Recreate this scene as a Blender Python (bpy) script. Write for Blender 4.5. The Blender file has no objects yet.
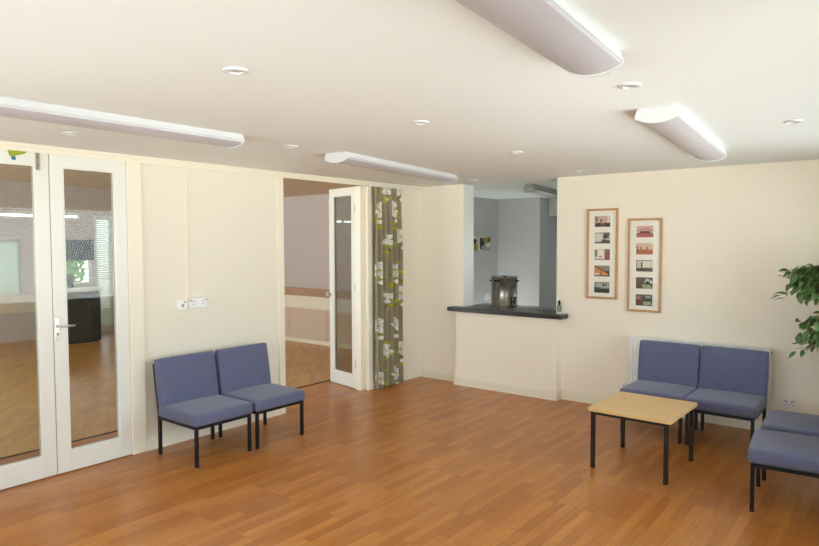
import bpy, bmesh, math, random
from mathutils import Vector, Matrix
random.seed(7)
SC = bpy.context.scene
COL = SC.collection
PI = math.pi
H = 2.4

# ------------------------------------------------------------------ materials
def srgb(r, g, b):
    f = lambda c: (c/255)/12.92 if c/255 <= 0.04045 else ((c/255+0.055)/1.055)**2.4
    return (f(r), f(g), f(b), 1)

def newmat(name):
    m = bpy.data.materials.new(name); m.use_nodes = True
    nt = m.node_tree; b = nt.nodes['Principled BSDF']
    return m, nt, b

def N(nt, typ, **kw):
    n = nt.nodes.new(typ)
    for k, v in kw.items():
        if k.startswith('_'): setattr(n, k[1:], v)
        else: n.inputs[k.replace('__', ' ')].default_value = v
    return n

def mat(name, col, rough=.5, metal=0, spec=.5, bump=0, bscale=200, var=0, vscale=4, coat=0):
    """plain surface with optional fine bump and mild mottling"""
    m, nt, b = newmat(name); L = nt.links.new
    b.inputs['Base Color'].default_value = col
    b.inputs['Roughness'].default_value = rough
    b.inputs['Metallic'].default_value = metal
    b.inputs['Specular IOR Level'].default_value = spec
    b.inputs['Coat Weight'].default_value = coat
    tc = N(nt, 'ShaderNodeTexCoord')
    if var:
        no = N(nt, 'ShaderNodeTexNoise', Scale=vscale, Detail=4.0); L(tc.outputs['Object'], no.inputs['Vector'])
        hsv = N(nt, 'ShaderNodeHueSaturation', Color=col)
        mr = N(nt, 'ShaderNodeMapRange'); mr.inputs['To Min'].default_value = 1-var; mr.inputs['To Max'].default_value = 1+var
        L(no.outputs['Fac'], mr.inputs['Value']); L(mr.outputs[0], hsv.inputs['Value']); L(hsv.outputs[0], b.inputs['Base Color'])
    if bump:
        no = N(nt, 'ShaderNodeTexNoise', Scale=bscale, Detail=2.0); L(tc.outputs['Object'], no.inputs['Vector'])
        bp = N(nt, 'ShaderNodeBump', Strength=bump, Distance=.002); L(no.outputs['Fac'], bp.inputs['Height']); L(bp.outputs[0], b.inputs['Normal'])
    return m

def fabric_mat(name, c1, c2):
    m, nt, b = newmat(name); L = nt.links.new
    tc = N(nt, 'ShaderNodeTexCoord')
    no = N(nt, 'ShaderNodeTexNoise', Scale=260.0, Detail=3.0, Roughness=.7); L(tc.outputs['Object'], no.inputs['Vector'])
    cr = N(nt, 'ShaderNodeValToRGB'); cr.color_ramp.elements[0].position = .35; cr.color_ramp.elements[1].position = .68
    cr.color_ramp.elements[0].color = c1; cr.color_ramp.elements[1].color = c2
    L(no.outputs['Fac'], cr.inputs[0]); L(cr.outputs[0], b.inputs['Base Color'])
    b.inputs['Roughness'].default_value = .95; b.inputs['Specular IOR Level'].default_value = .15
    b.inputs['Sheen Weight'].default_value = .25
    bp = N(nt, 'ShaderNodeBump', Strength=.35, Distance=.001); L(no.outputs['Fac'], bp.inputs['Height']); L(bp.outputs[0], b.inputs['Normal'])
    return m

def plank_mat(name, c1, c2, c3, length, width, rot, rough, grain=1.0, mort=.0008, spec=.5):
    m, nt, b = newmat(name); L = nt.links.new
    tc = N(nt, 'ShaderNodeTexCoord')
    mp = N(nt, 'ShaderNodeMapping'); mp.inputs['Rotation'].default_value = (0, 0, rot); L(tc.outputs['Object'], mp.inputs['Vector'])
    br = N(nt, 'ShaderNodeTexBrick', Scale=1.0); br.offset = .37; br.offset_frequency = 3; br.squash = 1.0
    br.inputs['Color1'].default_value = c1; br.inputs['Color2'].default_value = c2; br.inputs['Mortar'].default_value = c3
    br.inputs['Mortar Size'].default_value = mort; br.inputs['Brick Width'].default_value = length; br.inputs['Row Height'].default_value = width
    br.inputs['Mortar Smooth'].default_value = .2
    L(mp.outputs[0], br.inputs['Vector'])
    m2 = N(nt, 'ShaderNodeMapping'); m2.inputs['Scale'].default_value = (2.2, 34, 1); L(mp.outputs[0], m2.inputs['Vector'])
    no = N(nt, 'ShaderNodeTexNoise', Scale=1.6, Detail=6.0, Roughness=.62); L(m2.outputs[0], no.inputs['Vector'])
    mr = N(nt, 'ShaderNodeMapRange'); mr.inputs['From Min'].default_value = .25; mr.inputs['From Max'].default_value = .75
    mr.inputs['To Min'].default_value = 1-.20*grain; mr.inputs['To Max'].default_value = 1+.20*grain
    L(no.outputs['Fac'], mr.inputs['Value'])
    hsv = N(nt, 'ShaderNodeHueSaturation'); L(br.outputs['Color'], hsv.inputs['Color']); L(mr.outputs[0], hsv.inputs['Value'])
    L(hsv.outputs[0], b.inputs['Base Color'])
    b.inputs['Roughness'].default_value = rough; b.inputs['Specular IOR Level'].default_value = spec
    return m

def beech_mat(name, c1, c2, axis_scale):
    m, nt, b = newmat(name); L = nt.links.new
    tc = N(nt, 'ShaderNodeTexCoord')
    mp = N(nt, 'ShaderNodeMapping'); mp.inputs['Scale'].default_value = axis_scale; L(tc.outputs['Object'], mp.inputs['Vector'])
    no = N(nt, 'ShaderNodeTexNoise', Scale=3.0, Detail=5.0); L(mp.outputs[0], no.inputs['Vector'])
    cr = N(nt, 'ShaderNodeValToRGB'); cr.color_ramp.elements[0].position = .3; cr.color_ramp.elements[1].position = .7
    cr.color_ramp.elements[0].color = c1; cr.color_ramp.elements[1].color = c2
    L(no.outputs['Fac'], cr.inputs[0]); L(cr.outputs[0], b.inputs['Base Color'])
    b.inputs['Roughness'].default_value = .38
    return m

def glass_mat(name, tint=(1, 1, 1, 1), wired=False, refl=1.0):
    m = bpy.data.materials.new(name); m.use_nodes = True; nt = m.node_tree; L = nt.links.new
    nt.nodes.clear(); out = N(nt, 'ShaderNodeOutputMaterial')
    tr = N(nt, 'ShaderNodeBsdfTransparent'); tr.inputs['Color'].default_value = tint
    gl = N(nt, 'ShaderNodeBsdfGlossy', Roughness=.01)
    fr = N(nt, 'ShaderNodeFresnel', IOR=1.45)
    ml = N(nt, 'ShaderNodeMath', _operation='MULTIPLY'); ml.inputs[1].default_value = refl; L(fr.outputs[0], ml.inputs[0])
    mx = N(nt, 'ShaderNodeMixShader'); L(ml.outputs[0], mx.inputs[0]); L(tr.outputs[0], mx.inputs[1]); L(gl.outputs[0], mx.inputs[2])
    last = mx
    if wired:
        tc = N(nt, 'ShaderNodeTexCoord'); sp = N(nt, 'ShaderNodeSeparateXYZ'); L(tc.outputs['Object'], sp.inputs[0])
        cmps = []
        for ax in ('X', 'Z'):
            mo = N(nt, 'ShaderNodeMath', _operation='PINGPONG'); mo.inputs[1].default_value = .0085; L(sp.outputs[ax], mo.inputs[0])
            lt = N(nt, 'ShaderNodeMapRange'); lt.inputs['From Min'].default_value = 0; lt.inputs['From Max'].default_value = .0014; lt.inputs['To Min'].default_value = .15; lt.inputs['To Max'].default_value = 0; L(mo.outputs[0], lt.inputs['Value']); cmps.append(lt)
        mxx = N(nt, 'ShaderNodeMath', _operation='MAXIMUM'); L(cmps[0].outputs[0], mxx.inputs[0]); L(cmps[1].outputs[0], mxx.inputs[1])
        df = N(nt, 'ShaderNodeBsdfDiffuse', Color=srgb(120, 112, 100))
        m2 = N(nt, 'ShaderNodeMixShader'); L(mxx.outputs[0], m2.inputs[0]); L(mx.outputs[0], m2.inputs[1]); L(df.outputs[0], m2.inputs[2]); last = m2
    L(last.outputs[0], out.inputs[0])
    return m

def granite_mat(name):
    m, nt, b = newmat(name); L = nt.links.new
    tc = N(nt, 'ShaderNodeTexCoord')
    vo = N(nt, 'ShaderNodeTexVoronoi', Scale=170.0); L(tc.outputs['Object'], vo.inputs['Vector'])
    cr = N(nt, 'ShaderNodeValToRGB'); e = cr.color_ramp.elements
    e[0].position = 0; e[0].color = srgb(34, 34, 34); e[1].position = 1; e[1].color = srgb(78, 76, 72)
    n = e.new(.85); n.color = srgb(44, 44, 43); n = e.new(.93); n.color = srgb(110, 106, 98)
    sp = N(nt, 'ShaderNodeSeparateColor'); L(vo.outputs['Color'], sp.inputs[0]); L(sp.outputs[0], cr.inputs[0])
    L(cr.outputs[0], b.inputs['Base Color']); b.inputs['Roughness'].default_value = .3
    return m

def attr_mat(name):
    m, nt, b = newmat(name); L = nt.links.new
    at = N(nt, 'ShaderNodeAttribute'); at.attribute_name = 'print'; L(at.outputs['Color'], b.inputs['Base Color'])
    b.inputs['Roughness'].default_value = .9; b.inputs['Specular IOR Level'].default_value = .15
    return m

def wall_mat(name, col, bump=.25):
    """wallpaper: faint vertical weave"""
    m, nt, b = newmat(name); L = nt.links.new
    tc = N(nt, 'ShaderNodeTexCoord'); mp = N(nt, 'ShaderNodeMapping'); mp.inputs['Scale'].default_value = (160, 160, 34); L(tc.outputs['Object'], mp.inputs['Vector'])
    no = N(nt, 'ShaderNodeTexNoise', Scale=1.0, Detail=3.0); L(mp.outputs[0], no.inputs['Vector'])
    hs = N(nt, 'ShaderNodeHueSaturation', Color=col); mr = N(nt, 'ShaderNodeMapRange'); mr.inputs['To Min'].default_value = .955; mr.inputs['To Max'].default_value = 1.045
    L(no.outputs['Fac'], mr.inputs['Value']); L(mr.outputs[0], hs.inputs['Value']); L(hs.outputs[0], b.inputs['Base Color'])
    bp = N(nt, 'ShaderNodeBump', Strength=bump, Distance=.002); L(no.outputs['Fac'], bp.inputs['Height']); L(bp.outputs[0], b.inputs['Normal'])
    b.inputs['Roughness'].default_value = .8; b.inputs['Specular IOR Level'].default_value = .25
    return m

M = dict(
    wallcream=wall_mat('cream_wallpaper', srgb(233, 226, 208)),
    wallback=wall_mat('beige_wallpaper', srgb(244, 235, 217)),
    ceil=mat('ceiling_paint', srgb(235, 238, 234), .9, spec=.15, bump=.1, bscale=30),
    white=mat('white_gloss_paint', srgb(230, 229, 219), .35, var=.01),
    trim=mat('cream_gloss_paint', srgb(237, 229, 208), .4, var=.01),
    floor=plank_mat('laminate_floor', srgb(190, 126, 60), srgb(166, 102, 44), srgb(122, 72, 32), .52, .066, PI/2, .30, 1.0, spec=.38),
    parquet=plank_mat('parquet_floor', srgb(206, 156, 78), srgb(182, 132, 62), srgb(130, 88, 46), .27, .07, PI/4, .30, .9),
    threshold=mat('threshold_metal', srgb(58, 48, 40), .4, metal=.6),
    fabric=fabric_mat('blue_upholstery', srgb(76, 79, 104), srgb(116, 119, 146)),
    black=mat('black_steel', srgb(20, 19, 19), .45, spec=.3, bump=.05),
    brownsteel=mat('dark_brown_steel', srgb(42, 32, 26), .5, spec=.25),
    beech=beech_mat('beech_laminate', srgb(208, 168, 108), srgb(222, 186, 128), (30, 3, 3)),
    oak=beech_mat('oak_frame', srgb(174, 129, 76), srgb(196, 150, 96), (12, 12, 12)),
    mount=mat('ivory_mount', srgb(240, 236, 222), .8),
    glass=glass_mat('window_glass'),
    thin=glass_mat('picture_glass', refl=.12),
    wired=glass_mat('wired_glass', (.86, .87, .85, 1), True, .6),
    granite=granite_mat('dark_speckled_laminate'),
    steel=mat('brushed_steel', srgb(156, 151, 142), .26, metal=1, bump=.05),
    chrome=mat('satin_metal', srgb(205, 203, 198), .28, metal=1),
    plastic=mat('white_plastic', srgb(240, 240, 236), .35),
    greyplastic=mat('grey_plastic', srgb(170, 168, 160), .4),
    dark=mat('black_plastic', srgb(20, 20, 20), .4),
    diffuser=mat('prismatic_diffuser', srgb(190, 186, 189), .35, bump=.3, bscale=500),
    radiator=mat('radiator_enamel', srgb(240, 242, 240), .3),
    kitchen=mat('kitchen_paint', srgb(208, 207, 206), .7),
    hallwall=mat('hall_paint', srgb(214, 207, 204), .8),
    hallceil=mat('hall_ceiling_paint', srgb(228, 214, 190), .9),
    stagepanel=mat('stage_panel_paint', srgb(212, 190, 166), .6),
    stagetop=plank_mat('stage_boards', srgb(236, 194, 140), srgb(226, 182, 128), srgb(170, 122, 84), 1.8, .09, 0, .4, .6),
    print=attr_mat('curtain_print'),
    leaf=mat('ficus_leaf', srgb(82, 118, 58), .4, var=.35, vscale=11),
    hedge=mat('hedge_leaf', srgb(110, 150, 80), .7, var=.4, vscale=9),
    bark=mat('ficus_bark', srgb(104, 84, 62), .8, var=.2),
    pot=mat('terracotta', srgb(150, 88, 60), .8),
    soil=mat('soil', srgb(52, 38, 28), .95),
    lawn=mat('lawn_green', srgb(92, 122, 62), .9, var=.2),
    slat=mat('blind_slat', srgb(226, 228, 222), .6),
    frost=mat('roller_blind_fabric', srgb(206, 216, 200), .8),
    darkpanel=mat('dark_cupboard', srgb(38, 42, 40), .5),
    cup=mat('hatch_front', srgb(70, 74, 70), .5),
    lime=mat('lime_paper', srgb(150, 166, 30), .7),
    blue=mat('blue_paper', srgb(60, 112, 140), .7),
    mustard=mat('mustard_print', srgb(176, 148, 52), .7),
    bottle=glass_mat('bottle_plastic', (.62, .74, .64, 1)),
    label=mat('white_label', srgb(222, 228, 214), .6),
    pins=mat('socket_hole_grey', srgb(104, 100, 94), .6),
    fitting=mat('fitting_enamel', srgb(214, 215, 214), .4),
    tube=mat('white_tube_glass', srgb(225, 226, 220), .2),
    greymetal=mat('grey_batten', srgb(150, 150, 142), .4),
    zinc=mat('zinc_bolt', srgb(170, 160, 140), .4, metal=.5),
)
# blinds let daylight through
for k, f in (('slat', .35), ('frost', .5)):
    nt = M[k].node_tree; b = nt.nodes['Principled BSDF']
    t = N(nt, 'ShaderNodeBsdfTranslucent', Color=(.8, .85, .78, 1)); mx = N(nt, 'ShaderNodeMixShader', Fac=f)
    o = nt.nodes['Material Output']
    nt.links.new(b.outputs[0], mx.inputs[1]); nt.links.new(t.outputs[0], mx.inputs[2]); nt.links.new(mx.outputs[0], o.inputs[0])

# ------------------------------------------------------------------ mesh builder
class MB:
    def __init__(s): s.bm = bmesh.new()
    def _xf(s, vs, mtx):
        if mtx is not None: bmesh.ops.transform(s.bm, matrix=mtx, verts=vs)
    def box(s, x0, x1, y0, y1, z0, z1, bev=0, seg=1, mi=0, mtx=None):
        t = bmesh.new()
        r = bmesh.ops.create_cube(t, size=1)
        bmesh.ops.scale(t, vec=(x1-x0, y1-y0, z1-z0), verts=t.verts)
        bmesh.ops.translate(t, vec=((x0+x1)/2, (y0+y1)/2, (z0+z1)/2), verts=t.verts)
        if bev: bmesh.ops.bevel(t, geom=t.edges[:], offset=bev, segments=seg, affect='EDGES', profile=.5)
        s.merge(t, mi, mtx); return s
    def merge(s, t, mi=0, mtx=None, smooth=False):
        if mtx is not None: bmesh.ops.transform(t, matrix=mtx, verts=t.verts)
        mp = {}
        for v in t.verts: mp[v] = s.bm.verts.new(v.co)
        for f in t.faces:
            try:
                g = s.bm.faces.new([mp[v] for v in f.verts]); g.material_index = mi; g.smooth = f.smooth or smooth
            except ValueError: pass
        t.free()
    def cyl(s, p0, p1, r0, r1=None, n=20, mi=0, caps=True, smooth=True):
        r1 = r0 if r1 is None else r1
        p0, p1 = Vector(p0), Vector(p1); d = (p1-p0).normalized()
        a = d.orthogonal().normalized(); b = d.cross(a)
        A = [s.bm.verts.new(p0+(a*math.cos(2*PI*i/n)+b*math.sin(2*PI*i/n))*r0) for i in range(n)]
        B = [s.bm.verts.new(p1+(a*math.cos(2*PI*i/n)+b*math.sin(2*PI*i/n))*r1) for i in range(n)]
        for i in range(n):
            f = s.bm.faces.new((A[i], A[(i+1) % n], B[(i+1) % n], B[i])); f.smooth = smooth; f.material_index = mi
        if caps:
            f = s.bm.faces.new(A[::-1]); f.material_index = mi; f = s.bm.faces.new(B); f.material_index = mi
        return s
    def tube(s, pts, rad, n=10, mi=0):
        pts = [Vector(p) for p in pts]; rings = []
        rad = rad if isinstance(rad, (list, tuple)) else [rad]*len(pts)
        a = None
        for i, p in enumerate(pts):
            d = (pts[min(i+1, len(pts)-1)]-pts[max(i-1, 0)]).normalized()
            a = d.orthogonal().normalized() if a is None else (a-d*a.dot(d)).normalized()
            b = d.cross(a)
            rings.append([s.bm.verts.new(p+(a*math.cos(2*PI*k/n)+b*math.sin(2*PI*k/n))*rad[i]) for k in range(n)])
        for A, B in zip(rings, rings[1:]):
            for k in range(n):
                f = s.bm.faces.new((A[k], A[(k+1) % n], B[(k+1) % n], B[k])); f.smooth = True; f.material_index = mi
        f = s.bm.faces.new(rings[0][::-1]); f.material_index = mi; f = s.bm.faces.new(rings[-1]); f.material_index = mi
        return s
    def lathe(s, prof, n=40, c=(0, 0, 0), mi=0):
        rings = []
        for r, z in prof:
            if r < 1e-6: rings.append([s.bm.verts.new((c[0], c[1], c[2]+z))])
            else: rings.append([s.bm.verts.new((c[0]+r*math.cos(2*PI*k/n), c[1]+r*math.sin(2*PI*k/n), c[2]+z)) for k in range(n)])
        for A, B in zip(rings, rings[1:]):
            for k in range(n):
                if len(A) == 1 and len(B) == 1: continue
                if len(A) == 1: vs = (A[0], B[(k+1) % n], B[k])
                elif len(B) == 1: vs = (A[k], A[(k+1) % n], B[0])
                else: vs = (A[k], A[(k+1) % n], B[(k+1) % n], B[k])
                f = s.bm.faces.new(vs); f.smooth = True; f.material_index = mi
        return s
    def prism(s, poly, ax, a0, a1, mi=0, smooth=False):
        """extrude a 2-D outline along axis ax (0,1,2) from a0 to a1; outline in the other two axes, in order"""
        def P(p, a):
            l = list(p); l.insert(ax, a); return Vector(l)
        A = [s.bm.verts.new(P(p, a0)) for p in poly]; B = [s.bm.verts.new(P(p, a1)) for p in poly]; n = len(poly)
        for i in range(n):
            f = s.bm.faces.new((A[i], A[(i+1) % n], B[(i+1) % n], B[i])); f.material_index = mi; f.smooth = smooth
        f = s.bm.faces.new(A[::-1]); f.material_index = mi; f = s.bm.faces.new(B); f.material_index = mi
        return s
    def quad(s, pts, mi=0):
        f = s.bm.faces.new([s.bm.verts.new(p) for p in pts]); f.material_index = mi; return s
    def build(s, name, mats, parent=None, loc=None, fix=True):
        if fix: bmesh.ops.recalc_face_normals(s.bm, faces=s.bm.faces[:])
        me = bpy.data.meshes.new(name); s.bm.to_mesh(me); s.bm.free()
        for m in (mats if isinstance(mats, (list, tuple)) else [mats]): me.materials.append(m)
        o = bpy.data.objects.new(name, me); COL.objects.link(o)
        if parent is not None: o.parent = parent
        if loc: o.location = loc
        return o

def tag(o, label=None, cat=None, group=None, kind=None):
    if label: o['label'] = label
    if cat: o['category'] = cat
    if group: o['group'] = group
    if kind: o['kind'] = kind
    return o

def thing(name, label, cat, loc=(0, 0, 0), rz=0, group=None, kind=None):
    o = bpy.data.objects.new(name, None); COL.objects.link(o); o.location = loc; o.rotation_euler = (0, 0, rz); o.empty_display_size = .1
    return tag(o, label, cat, group, kind)

def copy_tree(o, parent=None):
    c = o.copy(); COL.objects.link(c)
    if parent is not None: c.parent = parent
    for ch in list(o.children): copy_tree(ch, c)
    return c

def structure(mb, name, m, label=None, cat=None):
    o = mb.build(name, m); return tag(o, label, cat, None, 'structure')

# ------------------------------------------------------------------ setting: room shell
XR, YF = 5.35, -7.6        # right wall, wall behind the camera
def st(name, m, boxes, label, cat):
    b = MB()
    for q in boxes: b.box(*q)
    return structure(b, name, m, label, cat)

st('floor', M['floor'], [(-.73, XR+.1, YF-.1, 0, -.08, 0), (-.73, -.1, 0, .97, -.08, 0)], 'glossy orange-brown laminate plank floor of the room', 'floor')
st('floor_hall', M['parquet'], [(-7.4, -.73, YF-.1, 2.4, -.08, 0)], 'brown block parquet floor of the hall beyond the partition', 'floor')
st('floor_kitchen', M['kitchen'], [(-.1, 4.1, .0, 3.7, -.08, 0)], 'pale kitchen floor behind the serving counter', 'floor')
st('ceiling', M['ceil'], [(-.1, XR+.1, YF-.1, 0, H, H+.1), (-.5, 4.1, 0, 3.7, H, H+.1)], 'off-white plain ceiling with downlights and strip fittings', 'ceiling')
b = MB(); b.prism([(YF-.1, 2.79), (-2.0, 2.79), (2.4, 2.65), (2.4, 2.9), (YF-.1, 2.9)], 0, -7.4, -.1)
structure(b, 'ceiling_hall', M['hallceil'], 'brownish hall ceiling above the stage', 'ceiling')
# left wall = partition to the hall, between doors and openings
st('wall_left', M['wallcream'], [(-.1, 0, YF, -5.06, 0, H), (-.1, 0, -3.71, -2.31, 0, H), (-.1, 0, -.94, 0, 0, H),
                                 (-.1, -.03, -5.06, -3.71, 2.36, H), (-.1, -.03, -2.31, -.94, 2.365, H), (-.1, 0, YF, .97, H, 2.9)],
   'cream papered partition wall on the left', 'wall')
# back wall with the hatch; thick pier on the left of the hatch
st('wall_back', M['wallback'], [(-.1, .65, 0, .22, 0, H), (.65, 1.88, 0, .12, 0, .88), (1.88, XR+.1, 0, .12, 0, H)], 'beige papered back wall with the serving hatch', 'wall')
st('wall_counter', M['wallback'], [(.625, 1.925, -.115, 0, 0, .88)], 'papered dwarf wall carrying the dark counter', 'wall')
# right wall with three big windows (out of the frame) and wall behind the camera
def wall_with_windows(name, ax, pos, thick, a0, a1, wins, m, label, h=H):
    """wins = list of (b0,b1,z0,z1) along the other axis"""
    b = MB(); cur = a0
    def add(p, q, z0, z1):
        if q-p < 1e-4: return
        if ax == 0: b.box(pos, pos+thick, p, q, z0, z1)
        else: b.box(p, q, pos, pos+thick, z0, z1)
    for (w0, w1, z0, z1) in sorted(wins):
        add(cur, w0, 0, h); add(w0, w1, 0, z0); add(w0, w1, z1, h); cur = w1
    add(cur, a1, 0, h)
    return structure(b, name, m, label, 'wall')

WN = [0]
def window(ax, pos, thick, w, label, portal_sign, nx=3, strength=None):
    WN[0] += 1
    b0, b1, z0, z1 = w; c = pos+thick/2
    r = thing('window_%d' % WN[0], label, 'window', kind='structure')
    f = MB(); fw = .05
    def add(mb, p, q, u, v, d=.03):
        if ax == 0: mb.box(c-d, c+d, p, q, u, v)
        else: mb.box(p, q, c-d, c+d, u, v)
    add(f, b0, b1, z0, z0+fw); add(f, b0, b1, z1-fw, z1); add(f, b0, b0+fw, z0+fw, z1-fw); add(f, b1-fw, b1, z0+fw, z1-fw)
    for i in range(1, nx):
        p = b0+(b1-b0)*i/nx; add(f, p-.025, p+.025, z0+fw, z1-fw)
    f.build('window_frame', M['white'], r)
    g = MB(); add(g, b0+fw, b1-fw, z0+fw, z1-fw, .002); g.build('pane', M['glass'], r)
    # daylight portal in the opening: guides sky light through the glass
    ld = bpy.data.lights.new('window_portal', 'AREA'); ld.shape = 'RECTANGLE'; ld.size = b1-b0; ld.size_y = z1-z0
    ld.cycles.is_portal = True
    lo = bpy.data.objects.new('window_portal', ld); COL.objects.link(lo)
    off = c + portal_sign*(-.06)
    if ax == 0:
        lo.location = (off, (b0+b1)/2, (z0+z1)/2); lo.rotation_euler = (0, PI/2*portal_sign*-1, 0); ld.size, ld.size_y = z1-z0, b1-b0
        d = Vector((portal_sign, 0, 0))
    else:
        lo.location = ((b0+b1)/2, off, (z0+z1)/2); d = Vector((0, portal_sign, 0))
    lo.rotation_euler = d.to_track_quat('-Z', 'Y').to_euler()
    if ax == 0: ld.size, ld.size_y = b1-b0, z1-z0
    return r

RW = [(-6.7, -5.3, .78, 2.28), (-4.7, -.75, .78, 2.28)]
FW = [(.4, 4.4, .75, 2.2)]
wall_with_windows('wall_right', 0, XR, .12, YF-.1, .12, RW, M['wallback'], 'beige right-hand wall with wide windows')
wall_with_windows('wall_front', 1, YF-.12, .12, -.1, XR, FW, M['wallback'], 'beige wall behind the viewpoint with a wide window')
window(0, XR, .12, RW[0], 'white framed window in the right wall nearest the viewpoint', -1)
window(0, XR, .12, RW[1], 'white framed window in the right wall farther from the viewpoint', -1)
window(1, YF-.12, .12, FW[0], 'wide white framed window behind the viewpoint', 1, 4)

# kitchen behind the hatch
KW = [(2.0, 3.5, 1.0, 2.2)]
st('wall_kitchen_left', M['kitchen'], [(-.5, -.4, .1, 2.7, 0, H)], 'pale grey side wall of the kitchen', 'wall')
wall_with_windows('wall_kitchen_back', 1, 3.5, .12, .35, 4.1, [(2.5, 3.85, .98, 1.8)], M['kitchen'], 'pale grey back wall of the kitchen')
st('wall_kitchen_pier', M['kitchen'], [(-.5, .35, 2.6, 3.5, 0, H)], 'pale grey projecting corner of the kitchen', 'wall')
st('wall_kitchen_right', M['kitchen'], [(4.0, 4.1, .12, 3.62, 0, H)], 'pale grey right-hand wall of the kitchen', 'wall')
st('trim_kitchen_bulkhead', M['kitchen'], [(.36, 1.6, 2.9, 3.3, 2.12, H)], 'boxed grey bulkhead under the kitchen ceiling', 'trim')
window(1, 3.5, .12, (2.5, 3.85, .98, 1.8), 'white framed kitchen window hidden behind the back wall', -1, 2)

# hall
st('wall_hall_stage', M['hallwall'], [(-7.4, -.5, 2.3, 2.4, 0, 2.645)], 'mauve-grey wall at the back of the stage', 'wall')
st('wall_hall_side', M['hallwall'], [(-.55, -.45, .97, 2.3, 0, 2.64), (-.5, -.1, .9, .97, 0, 2.68)], 'mauve-grey side wall at the end of the stage', 'wall')
HF = [(-7.2, -4.5, .5, 2.1), (-2.9, -1.93, .83, 1.78), (-1.30, -.68, .93, 1.75), (-.62, -.27, .1, 2.21)]
bw = MB(); xw0, xw1 = -7.42, -7.3
# far wall, built round its openings (clerestory strip, blind window, hatch window, glazed door)
def fw(y0, y1, z0, z1): bw.box(xw0, xw1, y0, y1, z0, z1)
fw(YF-.1, -7.2, 0, 2.79); fw(-7.2, -5.2, 2.1, 2.79); fw(-7.2, -4.5, 0, .5); fw(-4.5, -3.0, 0, .5); fw(-4.5, -3.0, .5, 2.13); fw(-5.2, -4.5, 2.1, 2.13); fw(-3.0, -1.93, 0, .83); fw(-2.9, -1.93, 1.78, 2.13); fw(-5.2, -.85, 2.27, 2.79); fw(-3.0, -2.9, .83, 2.13)
fw(-1.93, -1.30, 0, 2.13); fw(-1.30, -.85, 0, .93); fw(-1.30, -.85, 1.75, 2.13)
fw(-.85, -.68, 0, .93); fw(-.85, -.68, 1.75, 2.79); fw(-.68, -.62, 0, 2.79); fw(-.62, -.27, 0, .1); fw(-.62, -.27, 2.21, 2.79); fw(-.27, 2.3, 0, 2.79)
structure(bw, 'wall_hall_far', M['hallwall'], 'mauve-grey far wall of the hall with windows', 'wall')
window(0, xw0, .12, HF[0], 'large unseen window added to the far wall to brighten the hall', 1, 2)  # out of view; added to let more daylight into the hall
window(0, xw0, .12, HF[1], 'pale greenish blind-covered hall window seen through the left glazed door', 1, 1)
window(0, xw0, .12, HF[2], 'small hall window with greenery behind, above the white table', 1, 1)
window(0, xw0, .12, HF[3], 'tall narrow hall window behind white slatted blind', 1, 1)
window(0, xw0, .12, (-5.2, -.85, 2.13, 2.27), 'bright narrow strip window high on the far hall wall', 1, 3)
wall_with_windows('wall_hall_front', 1, YF-.12, .12, -7.4, -.1, [(-7.1, -.5, .4, 2.7)], M['hallwall'], 'mauve-grey hall wall with an added broad window', 2.79)
window(1, YF-.12, .12, (-7.1, -.5, .4, 2.7), 'broad unseen window added beside the viewpoint wall to brighten the hall', 1, 5)  # unseen opening, added so the hall is lit well enough

# mouldings of the room
def skirt(name, segs, label):
    b = MB()
    for (x0, x1, y0, y1, nx, ny) in segs:   # nx,ny = outward normal
        if nx: b.box(*(sorted((x0, x0+nx*.016))), y0, y1, 0, .085); b.box(*(sorted((x0, x0+nx*.010))), y0, y1, .085, .105)
        else: b.box(x0, x1, *(sorted((y0, y0+ny*.016))), 0, .085); b.box(x0, x1, *(sorted((y0, y0+ny*.010))), .085, .105)
    return structure(b, name, M['trim'], label, 'skirting board')
skirt('baseboard_left', [(0, 0, -3.71, -2.31, 1, 0), (0, 0, -.93, 0, 1, 0), (0, 0, YF, -5.07, 1, 0)], 'cream skirting along the left partition')
skirt('baseboard_back', [(.016, .625, 0, 0, 0, -1), (1.941, XR, 0, 0, 0, -1)], 'cream skirting along the back wall')
skirt('baseboard_counter', [(.609, 1.941, -.115, 0, 0, -1), (.625, 0, -.115, 0, -1, 0), (1.925, 0, -.115, 0, 1, 0)], 'cream skirting around the counter wall')
skirt('baseboard_right', [(XR, 0, YF, 0, -1, 0)], 'cream skirting along the right wall')
b = MB(); b.box(0, .03, YF, -.004, 2.375, H); b.box(0, .018, YF, -.004, 2.345, 2.375)
structure(b, 'trim_1', M['trim'], 'white batten along the top of the left partition', 'trim')
b = MB(); b.box(-.1, .02, -3.83, -3.71, 0, 2.345, .004); b.box(-.1, .012, -3.71, -3.70, 0, 2.345)
structure(b, 'trim_2', M['trim'], 'white door jamb left of the blue chairs', 'trim')
b = MB(); b.box(-.1, .02, -2.31, -2.235, 0, 2.345, .004); b.box(-.1, -.02, -2.235, -2.215, 0, 2.345)
structure(b, 'trim_3', M['trim'], 'white post on the left of the open doorway', 'trim')
b = MB(); b.box(-.1, .02, -1.005, -.93, 0, 2.345, .004); b.box(-.12, -.035, -1.07, -1.005, 0, 2.345, .003)
structure(b, 'trim_4', M['trim'], 'white post beside the flowered curtain', 'trim')
b = MB(); b.box(-.1, .02, -5.06, -4.985, 0, 2.345, .004)
structure(b, 'trim_5', M['trim'], 'white door jamb at the left edge of the view', 'trim')
b = MB(); b.box(-.745, -.715, YF, .95, 0, .005)
structure(b, 'trim_6', M['threshold'], 'dark threshold strip between laminate and parquet', 'trim')
# hatch reveal edge
b = MB(); b.box(.65, .66, .0, .222, .935, H-.001); 
structure(b, 'trim_7', M['white'], 'white reveal on the left side of the serving hatch', 'trim')
b = MB(); b.box(1.868, 1.882, -.004, .12, .935, H-.001)
structure(b, 'trim_8', M['white'], 'white edge bead on the right side of the serving hatch', 'trim')
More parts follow.
